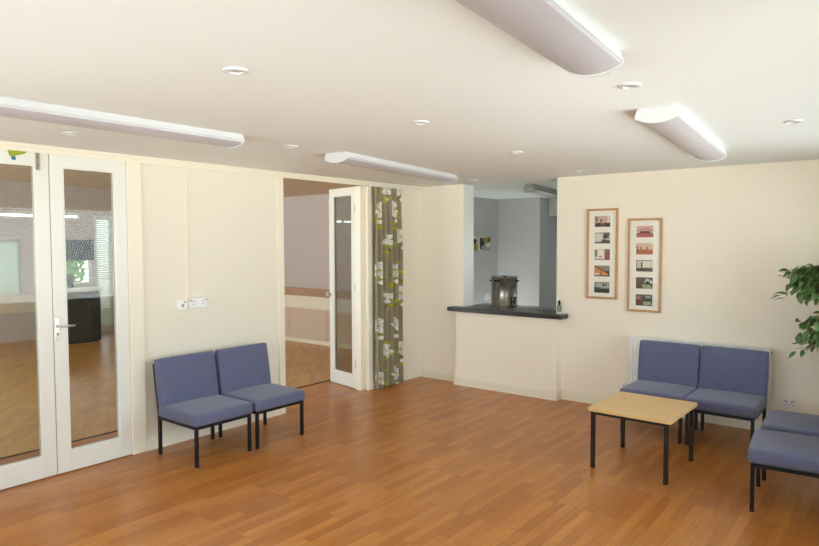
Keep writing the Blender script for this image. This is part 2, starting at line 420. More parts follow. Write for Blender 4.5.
# hall stage
stg = thing('stage', 'low hall stage with brown boards and cream panelled front', 'stage', (-3.9, .97, 0), kind='structure')
b = MB(); X0, X1 = -7.28+3.9, -.56+3.9
b.box(X0, X1, 0.0, 1.32, .77, .80); b.build('stage_boards', M['stagetop'], stg)
b = MB(); b.box(X0, X1, -.03, -.001, .755, .802, .006); b.box(X0, X1, -.012, 0, .60, .755); b.box(X0, X1, -.022, 0, .585, .61, .004)
b.build('fascia', M['trim'], stg)
k = 0; x = X0
while x < X1-.05:
    w = min(.92, X1-x); b = MB(); b.box(x+.003, x+w-.003, -.008, .01, .07, .583, .003); b.build('front_panel', M['stagepanel'], stg); x += .92
b = MB(); b.box(X0, X1, -.02, .0, 0, .068, .004); b.build('skirting', M['trim'], stg)
b = MB(); b.box(-7.28, -.57, 2.28, 2.3, .80, .93)
structure(b, 'baseboard_stage', M['hallwall'], 'mauve skirting at the back of the stage', 'skirting board')
b = MB(); b.box(-7.3, -7.285, -2.99, -1.31, .50, .82)
structure(b, 'trim_9', M['trim'], 'pale panel band under the hall windows', 'trim')

# ------------------------------------------------------------------ glazed doors
def door_leaf(name, label, loc, rz, W=.57, Ht=2.345, T=.042):
    """local: x = width from 0..W, y = thickness centred, z = height"""
    r = thing(name, label, 'door', loc, rz, kind='structure')
    st_, tr_, br_ = .092, .085, .158
    f = MB()
    f.box(0.002, st_, -T/2, T/2, .008, Ht, .002); f.box(W-st_, W-.002, -T/2, T/2, .008, Ht, .002)
    f.box(st_, W-st_, -T/2, T/2, Ht-tr_, Ht, .001); f.box(st_, W-st_, -T/2, T/2, .008, br_, .001)
    f.build('door_frame', M['white'], r)
    bd = MB()
    for s in (-1, 1):
        y0, y1 = sorted((s*.006, s*.016)); q = .010
        bd.box(st_, W-st_, y0, y1, br_, br_+q); bd.box(st_, W-st_, y0, y1, Ht-tr_-q, Ht-tr_)
        bd.box(st_, st_+q, y0, y1, br_+q, Ht-tr_-q); bd.box(W-st_-q, W-st_, y0, y1, br_+q, Ht-tr_-q)
    bd.build('glazing_bead', M['white'], r)
    g = MB(); g.box(st_, W-st_, -.003, .003, br_, Ht-tr_); g.build('pane', M['wired'], r)
    return r
# rz=-90deg would turn width along -y ; we use +90: width along +y, local -y -> +x (room side)
d1 = door_leaf('door_1', 'closed white glazed door with the lever handle', (-.012, -4.40, 0), PI/2)
d2 = door_leaf('door_2', 'closed white glazed door cut by the left picture edge', (-.012, -4.972, 0), PI/2)
ang = math.atan2(.125, -.59)
d3 = door_leaf('door_3', 'white glazed door standing open into the hall beside the curtain', (-.112, -1.035, 0), ang)
# lever handle on door_1 (local -y faces the room)
h = MB(); h.box(.008, .04, -.029, -.021, .995, 1.165, .003); hp = h.build('handle_plate', M['chrome'], d1)
h = MB(); h.cyl((.024, -.029, 1.102), (.024, -.062, 1.102), .009); h.tube([(.024, -.062, 1.102), (.04, -.066, 1.102), (.09, -.066, 1.1), (.133, -.06, 1.097)], [.0095, .0095, .0085, .008], 12); h.build('lever', M['chrome'], d1)
h = MB(); h.cyl((.024, -.0285, 1.045), (.024, -.0305, 1.045), .007); h.box(.0215, .0265, -.0305, -.0285, 1.026, 1.043); h.build('keyhole', M['dark'], d1)
# bolt on door_2 near the meeting stile
h = MB(); h.box(.482, .512, -.025, -.021, 2.222, 2.345, .001); h.cyl((.497, -.03, 2.24), (.497, -.03, 2.34), .007); h.cyl((.497, -.03, 2.237), (.497, -.046, 2.237), .008); h.build('bolt', M['zinc'], d2)
# knob / lock at the free edge of door_3
h = MB()
for s in (-1, 1):
    h.cyl((.545, s*.021, 1.08), (.545, s*.05, 1.08), .009); h.cyl((.545, s*.05, 1.08), (.545, s*.072, 1.08), .02, .024)
h.build('handle', M['chrome'], d3)
h = MB()
for z in (.25, 1.15, 2.05): h.cyl((-.004, .024, z), (-.004, .024, z+.09), .007, n=10); h.box(0, .03, .021, .0225, z, z+.09)
h.build('hinge', M['zinc'], d3)
# paper sticker on the head of door_2
t = thing('sticker', 'lime green and blue paper sticker on the left door head', 'sticker', (.0095, -4.66, 2.345))
b = MB(); b.prism([(-.004, .0), (.115, .0), (.108, -.012), (.06, -.03), (.025, -.04), (.004, -.038)], 0, 0, .003); b.build('leaf_shape', M['lime'], t)
b = MB(); b.prism([(.014, -.042), (.042, -.038), (.046, -.062), (.022, -.066)], 0, 0, .003); b.build('blue_square', M['blue'], t)

# ------------------------------------------------------------------ curtain on its track
tr = MB(); tr.tube([(.05, -1.0, 2.352), (.05, -.16, 2.352), (.06, -.085, 2.354), (.09, -.05, 2.356), (.15, -.042, 2.358), (.345, -.042, 2.36)], .007, 8)
for p in ((.05, -.7), (.05, -.3)): tr.box(p[0]-.03, p[0]+.006, p[1]-.006, p[1]+.006, 2.352, 2.366)
tr.box(.2, .212, -.046, -.001, 2.354, 2.366)
tr.cyl((.345, -.042, 2.36), (.36, -.042, 2.36), .013)
tag(tr.build('curtain_track', M['plastic']), 'white curtain track bending round the corner onto the back wall', 'curtain track')
def mixc(a, b, t): return tuple(a[i]*(1-t)+b[i]*t for i in range(3))
TAUPE, WHITE, CREAM, LIME, STEM, OLIVE = [srgb(*c)[:3] for c in ((150, 140, 116), (242, 240, 232), (206, 203, 188), (184, 180, 58), (92, 84, 56), (140, 140, 62))]
flowers = []; rr = random.Random(3)
for (cols, zs) in (((-.872, -.592), (2.08, 1.41, .76, .125)), ((-.735, -.50), (2.33, 1.75, 1.07, .44))):
    for y in cols:
        for z in zs: flowers.append((y+rr.uniform(-.012, .012), z+rr.uniform(-.03, .03), rr.uniform(0, 6.28), rr.uniform(.9, 1.12)))
leaves = []
for (y, z, a, s) in flowers:
    for k in range(8):
        an = rr.uniform(3.4, 6.2) if k < 5 else rr.uniform(0, 6.28)
        d = rr.uniform(.11, .20); leaves.append((y+d*.55*math.cos(an), z+d*math.sin(an), an+rr.uniform(-.7, .7), rr.uniform(.035, .06), rr.uniform(.010, .016), rr.random() < .65))
def cprint(y, z):
    c = TAUPE
    for (fy, fz, a, s) in flowers:     # stems
        t = (fz-z)/.30
        if 0 < t < 1 and abs(y-(fy+.035*math.sin(t*4+a))) < .004: c = OLIVE
    for (ly, lz, an, L, w, bright) in leaves:
        dy, dz = y-ly, z-lz
        u = dy*math.cos(an)+dz*math.sin(an); v = -dy*math.sin(an)+dz*math.cos(an)
        if abs(u) < L and abs(v) < w*(1-(u/L)**2):
            c = LIME if bright else OLIVE
            if abs(v) < .0025: c = mixc(c, STEM, .5)
    for (fy, fz, a, s) in flowers:
        dy, dz = (y-fy)/.82, z-fz
        r = math.hypot(dy, dz)/s; th = math.atan2(dz, dy)
        R = .040+.050*abs(math.cos(2.5*(th-a)))**.6+.007*math.sin(9*th+a)
        if r < R:
            c = mixc(WHITE, CREAM, .5+.5*math.sin(th*11+r*90))
            if abs(math.cos(2.5*(th-a))) < .22 or (r < .045 and math.sin(5*th+a+r*120) > .3): c = CREAM
            if r < .014: c = LIME
        r2 = math.hypot((dy-.02), dz+.14)/s      # bud
        if r2 < .024: c = WHITE
    return c
NY, NZ = 110, 330
cb = bmesh.new(); grid = []
y0, y1 = -.955, -.468; ztop, zbot = 2.342, .018
for j in range(NZ+1):
    tz = j/NZ; z = ztop+(zbot-ztop)*tz; row = []
    amp = .014+.023*min(1, tz*3)
    for i in range(NY+1):
        u = i/NY
        flare = (tz-.3)*.012
        y = y0+(y1-y0)*u+(u-.5)*flare
        ph = u*2*PI*5.5+.5*math.sin(tz*2.2+u*4)
        x = .078+amp*math.sin(ph)+.005*math.sin(ph*2+tz*3)+.004*math.sin(tz*9+u*11)
        y += .010*math.cos(ph)*min(1, tz*3)
        if tz < .035: x += .004*math.sin(u*2*PI*24); 
        row.append((cb.verts.new((x, y, z)), y, z))
    grid.append(row)
for j in range(NZ):
    for i in range(NY):
        f = cb.faces.new((grid[j][i][0], grid[j+1][i][0], grid[j+1][i+1][0], grid[j][i+1][0])); f.smooth = True
cm = bpy.data.meshes.new('curtain'); cb.to_mesh(cm); cb.free()
at = cm.color_attributes.new('print', 'FLOAT_COLOR', 'POINT')
k = 0
for row in grid:
    for (_, y, z) in row:
        c = cprint(y, z); at.data[k].color = (c[0], c[1], c[2], 1); k += 1
cm.materials.append(M['print'])
cur = bpy.data.objects.new('curtain', cm); COL.objects.link(cur)
so = cur.modifiers.new('thick', 'SOLIDIFY'); so.thickness = .003
tag(cur, 'taupe curtain printed with white flowers and lime leaves beside the open doorway', 'curtain')

# ------------------------------------------------------------------ switches, trunking, sockets
def socket_plate(parent, w, h, depth, pins, rockers):
    """local: plate centred at origin in x-z, faces -y"""
    b = MB(); b.box(-w/2, w/2, -depth, 0, -h/2, h/2, .004, 2); b.build('plate', M['plastic'], parent)
    for cx in pins:
        b = MB(); b.box(cx-.004, cx+.004, -depth-.0012, -depth+.001, .006, .018); 
        b.box(cx-.014, cx-.006, -depth-.0012, -depth+.001, -.014, -.008); b.box(cx+.006, cx+.014, -depth-.0012, -depth+.001, -.014, -.008)
        b.build('pin_holes', M['pins'], parent)
    for cx in rockers:
        b = MB(); b.box(cx-.006, cx+.006, -depth-.004, -depth+.001, .014, .032, .001); b.build('rocker', M['greyplastic'], parent)
t = thing('fused_spur', 'small square white switch box beside the double one on the left wall', 'switch', (0, -3.363, 1.18), PI/2)
socket_plate(t, .086, .09, .035, [], [0.012])
b = MB(); b.box(-.02, .004, -.0375, -.034, -.02, .008, .001); b.build('fuse_carrier', M['greyplastic'], t)
t = thing('double_socket', 'long white double socket box under the trunking on the left wall', 'socket', (0, -3.219, 1.187), PI/2)
socket_plate(t, .178, .088, .035, [-.045, .05], [-.07, .074])
b = MB(); b.box(0, .012, -3.31, -3.294, 1.235, 2.345, .002)
tag(b.build('cable_trunking', M['trim']), 'thin cream cable trunking rising from the left wall sockets', 'trunking')
t = thing('wall_socket', 'white power socket low on the back wall right of the radiator', 'socket', (4.08, 0, .285))
socket_plate(t, .098, .086, .012, [-.018, .02], [-.03, .034])
t = thing('kitchen_socket', 'white socket on the kitchen wall left of the steel urn', 'socket', (-.4, 2.27, .84), PI/2)
socket_plate(t, .15, .09, .012, [-.03, .03], [-.05, .05])

# ------------------------------------------------------------------ reception chairs
def cushion(w, d, h, crown, seg=14, r=.022):
    """soft slab centred at origin, w(x) d(y) h(z), crowned on top, rounded edges"""
    t = bmesh.new(); bmesh.ops.create_cube(t, size=1); bmesh.ops.scale(t, vec=(w, d, h), verts=t.verts)
    bmesh.ops.bevel(t, geom=t.edges[:], offset=r, segments=4, affect='EDGES', profile=.5)
    bmesh.ops.subdivide_edges(t, edges=[e for e in t.edges if e.calc_length() > .2], cuts=seg, use_grid_fill=True)
    for v in t.verts:
        fx = max(0, 1-(2*v.co.x/w)**2); fy = max(0, 1-(2*v.co.y/d)**2)
        if v.co.z > 0: v.co.z += crown*(fx*fy)**.6
        v.co.x *= 1+.012*fy*(1-abs(2*v.co.z/h)*.5); v.co.y *= 1+.012*fx
    for f in t.faces: f.smooth = True
    return t
def make_chair(label):
    t = thing('reception_chair', label, 'chair', group=None)
    c = cushion(.540, .525, .088, .016); s = MB(); s.merge(c, 0, Matrix.Translation((0, -.022, .357)), True); s.build('seat', M['fabric'], t)
    tilt = math.radians(-9)
    c = cushion(.535, .395, .072, .014)
    mt = Matrix.Translation((0, .238, .578)) @ Matrix.Rotation(tilt, 4, 'X') @ Matrix.Rotation(PI/2, 4, 'X')
    s = MB(); s.merge(c, 0, mt, True); s.build('backrest', M['fabric'], t)
    f = MB(); q = .0125
    for y in (-.255, .255): f.box(-.245-q, .245+q, y-q, y+q, .288, .313, .002)
    for x in (-.245, .245): f.box(x-q, x+q, -.255+q, .255-q, .288, .313, .002)
    f.build('seat_frame', M['black'], t)
    for x in (-.245, .245):
        for y in (-.255, .255):
            l = MB(); l.box(x-q, x+q, y-q, y+q, .004, .288, .002); lo = l.build('leg', M['black'], t)
            g = MB(); g.box(x-q-.0005, x+q+.0005, y-q-.0005, y+q+.0005, 0, .012, .001); g.build('foot_cap', M['dark'], lo)
        mtx = Matrix.Translation((x*.98, .262, .30)) @ Matrix.Rotation(math.radians(-9), 4, 'X')
        u = MB(); u.box(-.006, .006, -.004, .020, 0, .43, .002, mtx=mtx); u.build('back_support', M['black'], t)
    return t
GL, GR = None, None
ch = make_chair('blue upholstered chair beside the glazed door, left of the pair on the left wall'); ch.location = (.42, -3.432, 0); ch.rotation_euler.z = PI/2
def add_chair(label, x, y, rz):
    c = copy_tree(ch); c['label'] = label; c.location = (x, y, 0); c.rotation_euler.z = rz; return c
add_chair('blue upholstered chair beside the open doorway, under the wall sockets', .425, -2.867, PI/2)
add_chair('blue upholstered chair against the radiator, directly behind the coffee table', 3.148, -.572, 0)
add_chair('blue upholstered chair against the radiator, at its end by the low power socket', 3.694, -.575, 0)
add_chair('blue upholstered chair at the right edge, nearest the viewpoint', 4.371, -1.70, -PI/2+.096)
add_chair('blue upholstered chair at the right edge, near the back wall under the ficus', 4.35, -1.07, -PI/2+.04)
for o in COL.objects:
    if o.name.startswith('reception_chair'): o['group'] = 'blue reception chairs'

# ------------------------------------------------------------------ coffee table
t = thing('coffee_table', 'square coffee table with pale beech top and dark brown steel legs', 'table', (3.312, -1.528, 0), math.radians(-1))
def rounded(x0, x1, y0, y1, r, n=6):
    o = []
    for (cx, cy, a) in ((x1-r, y1-r, 0), (x0+r, y1-r, PI/2), (x0+r, y0+r, PI), (x1-r, y0+r, 3*PI/2)):
        for k in range(n+1): o.append((cx+r*math.cos(a+PI/2*k/n), cy+r*math.sin(a+PI/2*k/n)))
    return o
b = MB(); b.prism(rounded(-.306, .306, -.338, .338, .022), 2, .437, .459)
b.build('tabletop', M['beech'], t)
b = MB(); q = .0125; X, Y = .268, .305
for y in (-Y, Y): b.box(-X, X, y-q, y+q, .412, .4368, .002)
for x in (-X, X): b.box(x-q, x+q, -Y+q, Y-q, .412, .4368, .002)
b.build('table_frame', M['brownsteel'], t)
for x in (-X, X):
    for y in (-Y, Y):
        l = MB(); l.box(x-.014, x+.014, y-.014, y+.014, 0, .4368, .002); l.build('leg', M['brownsteel'], t)

# ------------------------------------------------------------------ radiator
t = thing('radiator', 'white panel radiator on the back wall behind two blue chairs', 'radiator', (3.313, -.002, 0))
RX, rz0, rz1 = .626, .165, .765
prof = []; n = 38; pitch = 2*(RX-.02)/n
b = MB(); pts = [(-RX+.004, -.07)]
for k in range(n):
    x = -RX+.02+k*pitch
    pts += [(x+pitch*.12, -.070), (x+pitch*.28, -.080), (x+pitch*.72, -.080), (x+pitch*.88, -.070)]
pts += [(RX-.004, -.07), (RX-.004, -.058), (-RX+.004, -.058)]
b.prism(pts, 2, rz0+.035, rz1-.05); b.box(-RX+.004, RX-.004, -.08, -.058, rz0, rz0+.035, .006, 2); b.box(-RX+.004, RX-.004, -.08, -.058, rz1-.05, rz1-.012, .006, 2)
b.build('front_panel', M['radiator'], t)
b = MB(); b.box(-RX, RX, -.083, -.022, rz1-.012, rz1, .003); 
b.build('top_grille', M['radiator'], t)
for s in (-1, 1):
    b = MB(); b.box(*sorted((s*RX, s*(RX-.004))), -.08, -.022, rz0, rz1-.012); b.build('side_panel', M['radiator'], t)
b = MB(); b.box(-RX+.01, RX-.01, -.038, -.022, rz0, rz1-.02); 
for x in (-.45, .45): b.box(x-.015, x+.015, -.022, 0, .3, .7)
b.build('rear_panel', M['radiator'], t)
b = MB(); b.cyl((-RX, -.055, .20), (-RX-.045, -.055, .20), .009); b.cyl((-RX-.045, -.055, 0), (-RX-.045, -.055, .205), .0075); b.cyl((-RX-.045, -.055, .205), (-RX-.045, -.055, .245), .014); b.cyl((-RX-.045, -.055, .245), (-RX-.045, -.055, .30), .021, .017)
b.build('valve', M['plastic'], t)
b = MB(); b.cyl((RX, -.055, .20), (RX+.03, -.055, .20), .009); b.cyl((RX+.03, -.055, 0), (RX+.03, -.055, .205), .0075); b.build('pipe', M['plastic'], t)
b = MB(); b.cyl((RX, -.05, .722), (RX+.008, -.05, .722), .008); b.build('bleed_plug', M['dark'], t)

# ------------------------------------------------------------------ framed photographs
def framed(label, cx, z0, z1, w, prints):
    t = thing('picture_frame', label, 'picture', (cx, 0, z0), group='framed photo strips'); h = z1-z0; fwid, fd = .021, .022
    b = MB(); b.box(-w/2, -w/2+fwid, -fd, 0, 0, h, .002); b.box(w/2-fwid, w/2, -fd, 0, 0, h, .002)
    b.box(-w/2+fwid, w/2-fwid, -fd, 0, 0, fwid, .002); b.box(-w/2+fwid, w/2-fwid, -fd, 0, h-fwid, h, .002); b.build('frame', M['oak'], t)
    b = MB(); b.box(-w/2+fwid, w/2-fwid, -.010, -.004, fwid, h-fwid); b.build('mount', M['mount'], t)
    pw, ph = .163, .112; n = len(prints); top = h-.075; bot = .062; gap = (top-bot-n*ph)/(n-1)
    for k, pr in enumerate(prints):
        zc = top-ph/2-k*(ph+gap); b = MB(); mats = []; keys = {}
        for d, (col, poly) in enumerate([((60, 50, 45), [(0, 0), (1, 0), (1, 1), (0, 1)])]+pr):
            if col not in keys: keys[col] = len(mats); mats.append(mat('photo_print', srgb(*col), .5))
            b.quad([(-pw/2+pw*u, -.0105-.0002*d, -ph/2+ph*v) for (u, v) in poly], keys[col])
        b.build('photo_print', mats, t, (0, 0, zc), fix=False)
    b = MB(); b.box(-w/2+fwid, w/2-fwid, -.0165, -.0155, fwid, h-fwid); b.build('glass', M['thin'], t)
    return t
R_ = lambda a, b, c, d: [(a, c), (b, c), (b, d), (a, d)]
pA = [
 [((196, 168, 146), R_(0, 1, .35, 1)), ((222, 206, 190), R_(.82, .96, .4, 1)), ((150, 108, 84), [(0, .35), (.2, .55), (.2, .9), (0, 1)]), ((74, 50, 42), R_(.36, .45, .4, .72)), ((120, 66, 56), [(.3, 0), (.7, 0), (.6, .35), (.4, .35)]), ((44, 40, 38), [(0, 0), (.28, 0), (.3, .4), (.15, .36)]), ((44, 40, 38), [(.7, 0), (1, 0), (1, .25), (.62, .4)])],
 [((190, 184, 166), R_(0, 1, .12, .96)), ((214, 208, 192), [(.05, .2), (.45, .3), (.5, .8), (.1, .85)]), ((70, 70, 62), [(.35, .05), (1, .0), (1, .25), (.55, .4)]), ((90, 88, 78), [(.55, .95), (.98, .95), (.9, .45), (.65, .5)]), ((56, 56, 50), [(.6, .4), (.8, .5), (.75, .9), (.55, .7)])],
 [((206, 194, 176), R_(0, .68, .05, 1)), ((232, 226, 212), R_(.2, .6, .2, .95)), ((126, 118, 100), R_(.02, .18, .3, .9)), ((150, 84, 58), R_(.72, 1, .05, .75)), ((120, 110, 96), R_(.72, 1, .75, 1)), ((80, 76, 66), R_(.3, .5, .28, .36))],
 [((150, 132, 118), R_(0, 1, .5, 1)), ((204, 138, 84), [(0, .1), (.95, .1), (.75, .45), (0, .92)]), ((86, 52, 34), [(0, .92), (0, 1), (.97, .3), (.9, .25)]), ((232, 200, 160), [(.05, .12), (.35, .12), (.3, .3), (.05, .3)]), ((160, 96, 54), R_(.4, .48, .1, .5))],
 [((136, 140, 130), R_(0, 1, .4, .98)), ((168, 172, 160), R_(.15, .95, .5, .9)), ((40, 46, 42), [(0, .05), (1, .05), (1, .35), (.2, .4)]), ((70, 76, 70), [(0, .3), (.5, .3), (.4, .5), (0, .5)]), ((34, 36, 34), R_(.54, .66, .62, .85)), ((34, 36, 34), R_(.72, .8, .62, .85))]]
pB = [
 [((206, 172, 152), R_(0, 1, .35, 1)), ((186, 132, 116), [(.02, .5), (.5, .72), (.98, .5), (.98, .62), (.5, .85), (.02, .62)]), ((110, 62, 48), [(.1, .3), (.9, .3), (.75, .55), (.25, .55)]), ((176, 96, 88), [(0, 0), (1, 0), (.9, .34), (.1, .34)])],
 [((214, 182, 158), R_(0, 1, .4, 1)), ((160, 84, 62), [(0, 0), (.05, 0), (.12, .6), (0, .9)]), ((84, 52, 40), R_(.22, .28, .45, .66)), ((84, 52, 40), R_(.62, .68, .45, .66)), ((178, 104, 66), [(.05, 0), (1, 0), (.98, .42), (.2, .46)])],
 [((206, 198, 178), R_(0, 1, .3, .95)), ((228, 220, 200), R_(.4, .85, .4, .9)), ((62, 54, 44), R_(.3, .38, .35, .82)), ((50, 46, 40), R_(.02, .06, .3, .95)), ((92, 80, 66), [(0, 0), (1, 0), (.95, .32), (.05, .32)])],
 [((92, 84, 74), R_(0, 1, .5, 1)), ((110, 66, 58), R_(0, .38, .05, .5)), ((150, 168, 120), [(.42, .05), (.95, .0), (.9, .35), (.35, .4)]), ((190, 200, 170), [(.5, .5), (.8, .55), (.85, .85), (.6, .9)]), ((40, 50, 36), R_(.6, .78, .45, .66)), ((236, 236, 220), R_(.86, .95, .5, .7))],
 [((96, 82, 74), R_(0, 1, .5, 1)), ((112, 54, 52), R_(0, .45, .04, .5)), ((150, 120, 110), R_(.05, .3, .55, .85)), ((156, 176, 128), [(.5, .05), (.98, .1), (.9, .4), (.42, .35)]), ((130, 176, 146), R_(.6, .9, .7, .88)), ((44, 50, 40), R_(.6, .95, .42, .6))]]
framed('oak-framed strip of five photos hanging higher, beside the serving hatch', 2.377, 1.117, 2.048, .328, pA)
framed('oak-framed strip of five photos hanging lower, above the radiator end', 2.81, 1.009, 1.938, .332, pB)

# ------------------------------------------------------------------ ceiling fittings
def fixture(label, p0, p1):
    """surface fluorescent fitting from p0 to p1 (x,y of its ends on the ceiling)"""
    p0, p1 = Vector(p0), Vector(p1); L = (p1-p0).length; a = math.atan2(p1.y-p0.y, p1.x-p0.x)-PI/2
    t = thing('surface_mounted_light', label, 'ceiling light', (p0.x, p0.y, H-.0008), a, group='long fluorescent fittings')
    w0, w1, d1 = .093, .104, .036
    b = MB(); b.prism([(-w0, 0), (w0, 0), (w1, -d1), (-w1, -d1)], 1, .012, L-.012); b.build('housing', M['fitting'], t)
    pts = [(-w1+.004, -d1)]
    for k in range(17):
        u = -1+2*k/16; pts.append(((w1-.006)*u, -d1-.014-.024*(1-abs(u)**2.2)))
    pts.append((w1-.004, -d1))
    b = MB(); b.prism(pts, 1, .012, L-.012); b.build('diffuser', M['diffuser'], t)
    for (y0, y1) in ((0, .012), (L-.012, L)):
        e = [(-w0, 0), (w0, 0), (w1+.003, -d1)]
        for k in range(17):
            u = 1-2*k/16; e.append(((w1+.003)*u, -d1-.016-.028*(1-abs(u)**2.2)))
        e.append((-w1-.003, -d1))
        b = MB(); b.prism(e, 1, y0, y1); b.build('end_cap', M['fitting'], t)
    return t
fixture('long white fluorescent fitting over the closed glazed doors', (1.40, -5.72), (1.405, -3.83))
fixture('long white fluorescent fitting near the curtain corner', (1.385, -2.88), (1.085, -.93))
fixture('long white fluorescent fitting cut off by the top picture edge', (4.09, -5.95), (3.945, -4.09))
fixture('long white fluorescent fitting over the radiator chairs, its end cap facing the viewpoint', (3.835, -3.01), (3.66, -1.09))
spot = None
SP = [((2.733, -4.797), 'nearest the top picture edge, over the room middle'), ((1.363, -3.311), 'between the two left-hand strip fittings'),
      ((2.642, -3.446), 'in the middle of the ceiling between the strip fitting rows'), ((3.888, -3.551), 'between the two right-hand strip fittings'),
      ((4.33, -2.115), 'right of the strip fitting over the radiator chairs'), ((2.477, -2.007), 'between the corner strip fitting and the framed photos'),
      ((2.317, -.449), 'close to the back wall above the framed photos'), ((.703, -4.548), 'above the closed glazed door with the handle'),
      ((1.031, -.354), 'close to the serving hatch reveal')]
for (x, y), where in SP:
    lab = 'small round recessed downlight '+where
    if spot is None:
        spot = thing('downlight', lab, 'downlight', (x, y, H), group='recessed downlights')
        b = MB(); b.lathe([(.050, 0), (.050, -.004), (.046, -.008), (.034, -.010), (.030, -.008), (.030, -.001)], 32); b.build('bezel', M['fitting'], spot)
        b = MB(); b.lathe([(.030, -.0015), (.026, -.003), (0, -.004)], 32); b.build('lamp', M['greyplastic'], spot)
    else:
        c = copy_tree(spot); c['label'] = lab; c.location = (x, y, H)

# ------------------------------------------------------------------ serving counter and kitchen things
b = MB(); b.box(.505, 2.025, -.165, .30, .897, .937, .008, 3)
# notch the pier so the worktop runs through the hatch
ct = MB(); ct.box(0.525, 2.008, -.16, -.001, .884, .934, .010, 3); ct.box(.661, 1.867, -.001, .30, .881, .932, .004, 2)
tag(ct.build('counter_worktop', M['granite']), 'dark speckled worktop of the serving hatch', 'worktop'); b.bm.free()

t = thing('kitchen_unit', 'low kitchen unit behind the hatch carrying the steel urn', 'kitchen unit', (.72, .92, 0))
b = MB(); b.box(-.5, .5, -.3, .3, .0, .82); b.build('carcass', M['white'], t)
b = MB(); b.box(-.52, .52, -.32, .32, .82, .855, .004); b.build('worktop', M['greyplastic'], t)
t = thing('water_urn', 'tall stainless steel catering urn standing behind the counter', 'urn', (.703, .9, .855), math.radians(25))
b = MB(); b.lathe([(0, 0.01), (.16, .01), (.172, .02), (.172, .045), (.168, .05), (.168, .385), (.173, .39), (.173, .398), (.166, .4)], 48); b.build('body', M['steel'], t)
b = MB(); b.lathe([(.173, .398), (.173, .404), (.166, .405), (.157, .398), (0, .4)], 48); b.build('lid', M['steel'], t)
b = MB(); b.cyl((0, 0, .40), (0, 0, .412), .026, .022); b.build('lid_knob', M['dark'], t)
b = MB(); b.lathe([(0, 0), (.165, 0), (.17, .011), (0, .012)], 40); b.build('base_ring', M['dark'], t)
for a in (math.radians(0), PI):
    b = MB(); c, s = math.cos(a), math.sin(a)
    b.tube([(c*.163-s*.04, s*.163+c*.04, .345), (c*.185-s*.035, s*.185+c*.035, .35), (c*.185+s*.035, s*.185-c*.035, .35), (c*.163+s*.04, s*.163-c*.04, .345)], .008, 8); b.build('handle', M['dark'], t)
b = MB(); a = math.radians(-45); c, s = math.cos(a), math.sin(a)
b.cyl((c*.165, s*.165, .085), (c*.215, s*.215, .085), .011); b.cyl((c*.21, s*.21, .05), (c*.21, s*.21, .13), .011); b.cyl((c*.21, s*.21, .13), (c*.21, s*.21, .15), .016)
b.build('tap', M['dark'], t)
b = MB()
for k in range(7):
    a0 = math.radians(-138+k*5); a1 = a0+math.radians(5)
    b.quad([(0.1695*math.cos(a0), 0.1695*math.sin(a0), .335), (0.1695*math.cos(a1), 0.1695*math.sin(a1), .335), (0.1695*math.cos(a1), 0.1695*math.sin(a1), .362), (0.1695*math.cos(a0), 0.1695*math.sin(a0), .362)])
b.build('name_plate', M['dark'], t)

t = thing('sanitiser_bottle', 'small clear green bottle with black cap on the counter end', 'bottle', (1.925, -.05, .9322))
b = MB(); b.lathe([(0, 0), (.021, 0), (.023, .004), (.023, .075), (.019, .09), (.010, .098), (.010, .104)], 24); b.build('body', M['bottle'], t)
b = MB(); b.lathe([(.010, .098), (.0125, .099), (.0125, .140), (.010, .145), (0, .145)], 20); b.build('cap', M['dark'], t)
b = MB(); b.lathe([(.0234, .004), (.0234, .026)], 24); b.build('label_band', M['label'], t)

def canvas(label, y0, y1, variant):
    t = thing('canvas_print', label, 'picture', (-.4, (y0+y1)/2, 1.68), PI/2, group='small kitchen prints'); w = y1-y0; h = .215
    b = MB(); b.box(-w/2, w/2, -.018, 0, -h/2, h/2, .002); b.build('canvas', M['mount'], t)
    b = MB()
    def q(pts, mi, d): b.quad([(u*w-w/2, -.0184-.0003*d, v*h-h/2) for (u, v) in pts], mi)
    if variant:
        q([(0.0, .1), (.42, .1), (.5, .75), (.2, .95), (0, .95)], 0, 1); q([(.25, .98), (.95, .98), (.75, .55), (.55, .5), (.35, .7)], 1, 2); q([(.12, .02), (.85, .02), (.7, .35), (.45, .45), (.15, .3)], 2, 3); q([(.78, .6), (1, .65), (1, 1), (.85, .98)], 0, 4); q([(.8, .02), (.98, .02), (.98, .3), (.86, .28)], 1, 5)
    else:
        q([(.1, .45), (.9, .5), (.98, .8), (.5, 1), (.1, .9)], 0, 1); q([(.5, .0), (1, 0), (1, .5), (.7, .55), (.55, .3)], 1, 2); q([(0, 0), (.5, 0), (.45, .4), (0, .4)], 2, 3)
    b.build('flower_print', [M['dark'], M['mustard'], M['greyplastic']], t, fix=False)
canvas('small black and mustard print on the kitchen wall, half hidden by the hatch reveal', 1.62, 1.955, 0)
canvas('small mustard flower print on the kitchen wall, fully seen above the urn', 2.03, 2.335, 1)

t = thing('surface_mounted_batten', 'grey twin tube batten light on the kitchen ceiling', 'ceiling light', (1.29, .45, H-.0008), math.radians(10.9))
b = MB(); b.box(-.05, .05, 0, 1.8, -.045, 0, .004); b.build('spine', M['greymetal'], t)
for x in (-.04, .04):
    b = MB(); b.cyl((x, .02, -.075), (x, 1.78, -.075), .0185, n=16); b.build('tube', M['tube'], t)
for y in (.0, 1.78):
    b = MB(); b.box(-.065, .065, y, y+.03, -.1, -.02, .005); b.build('lamp_holder', M['greymetal'], t)

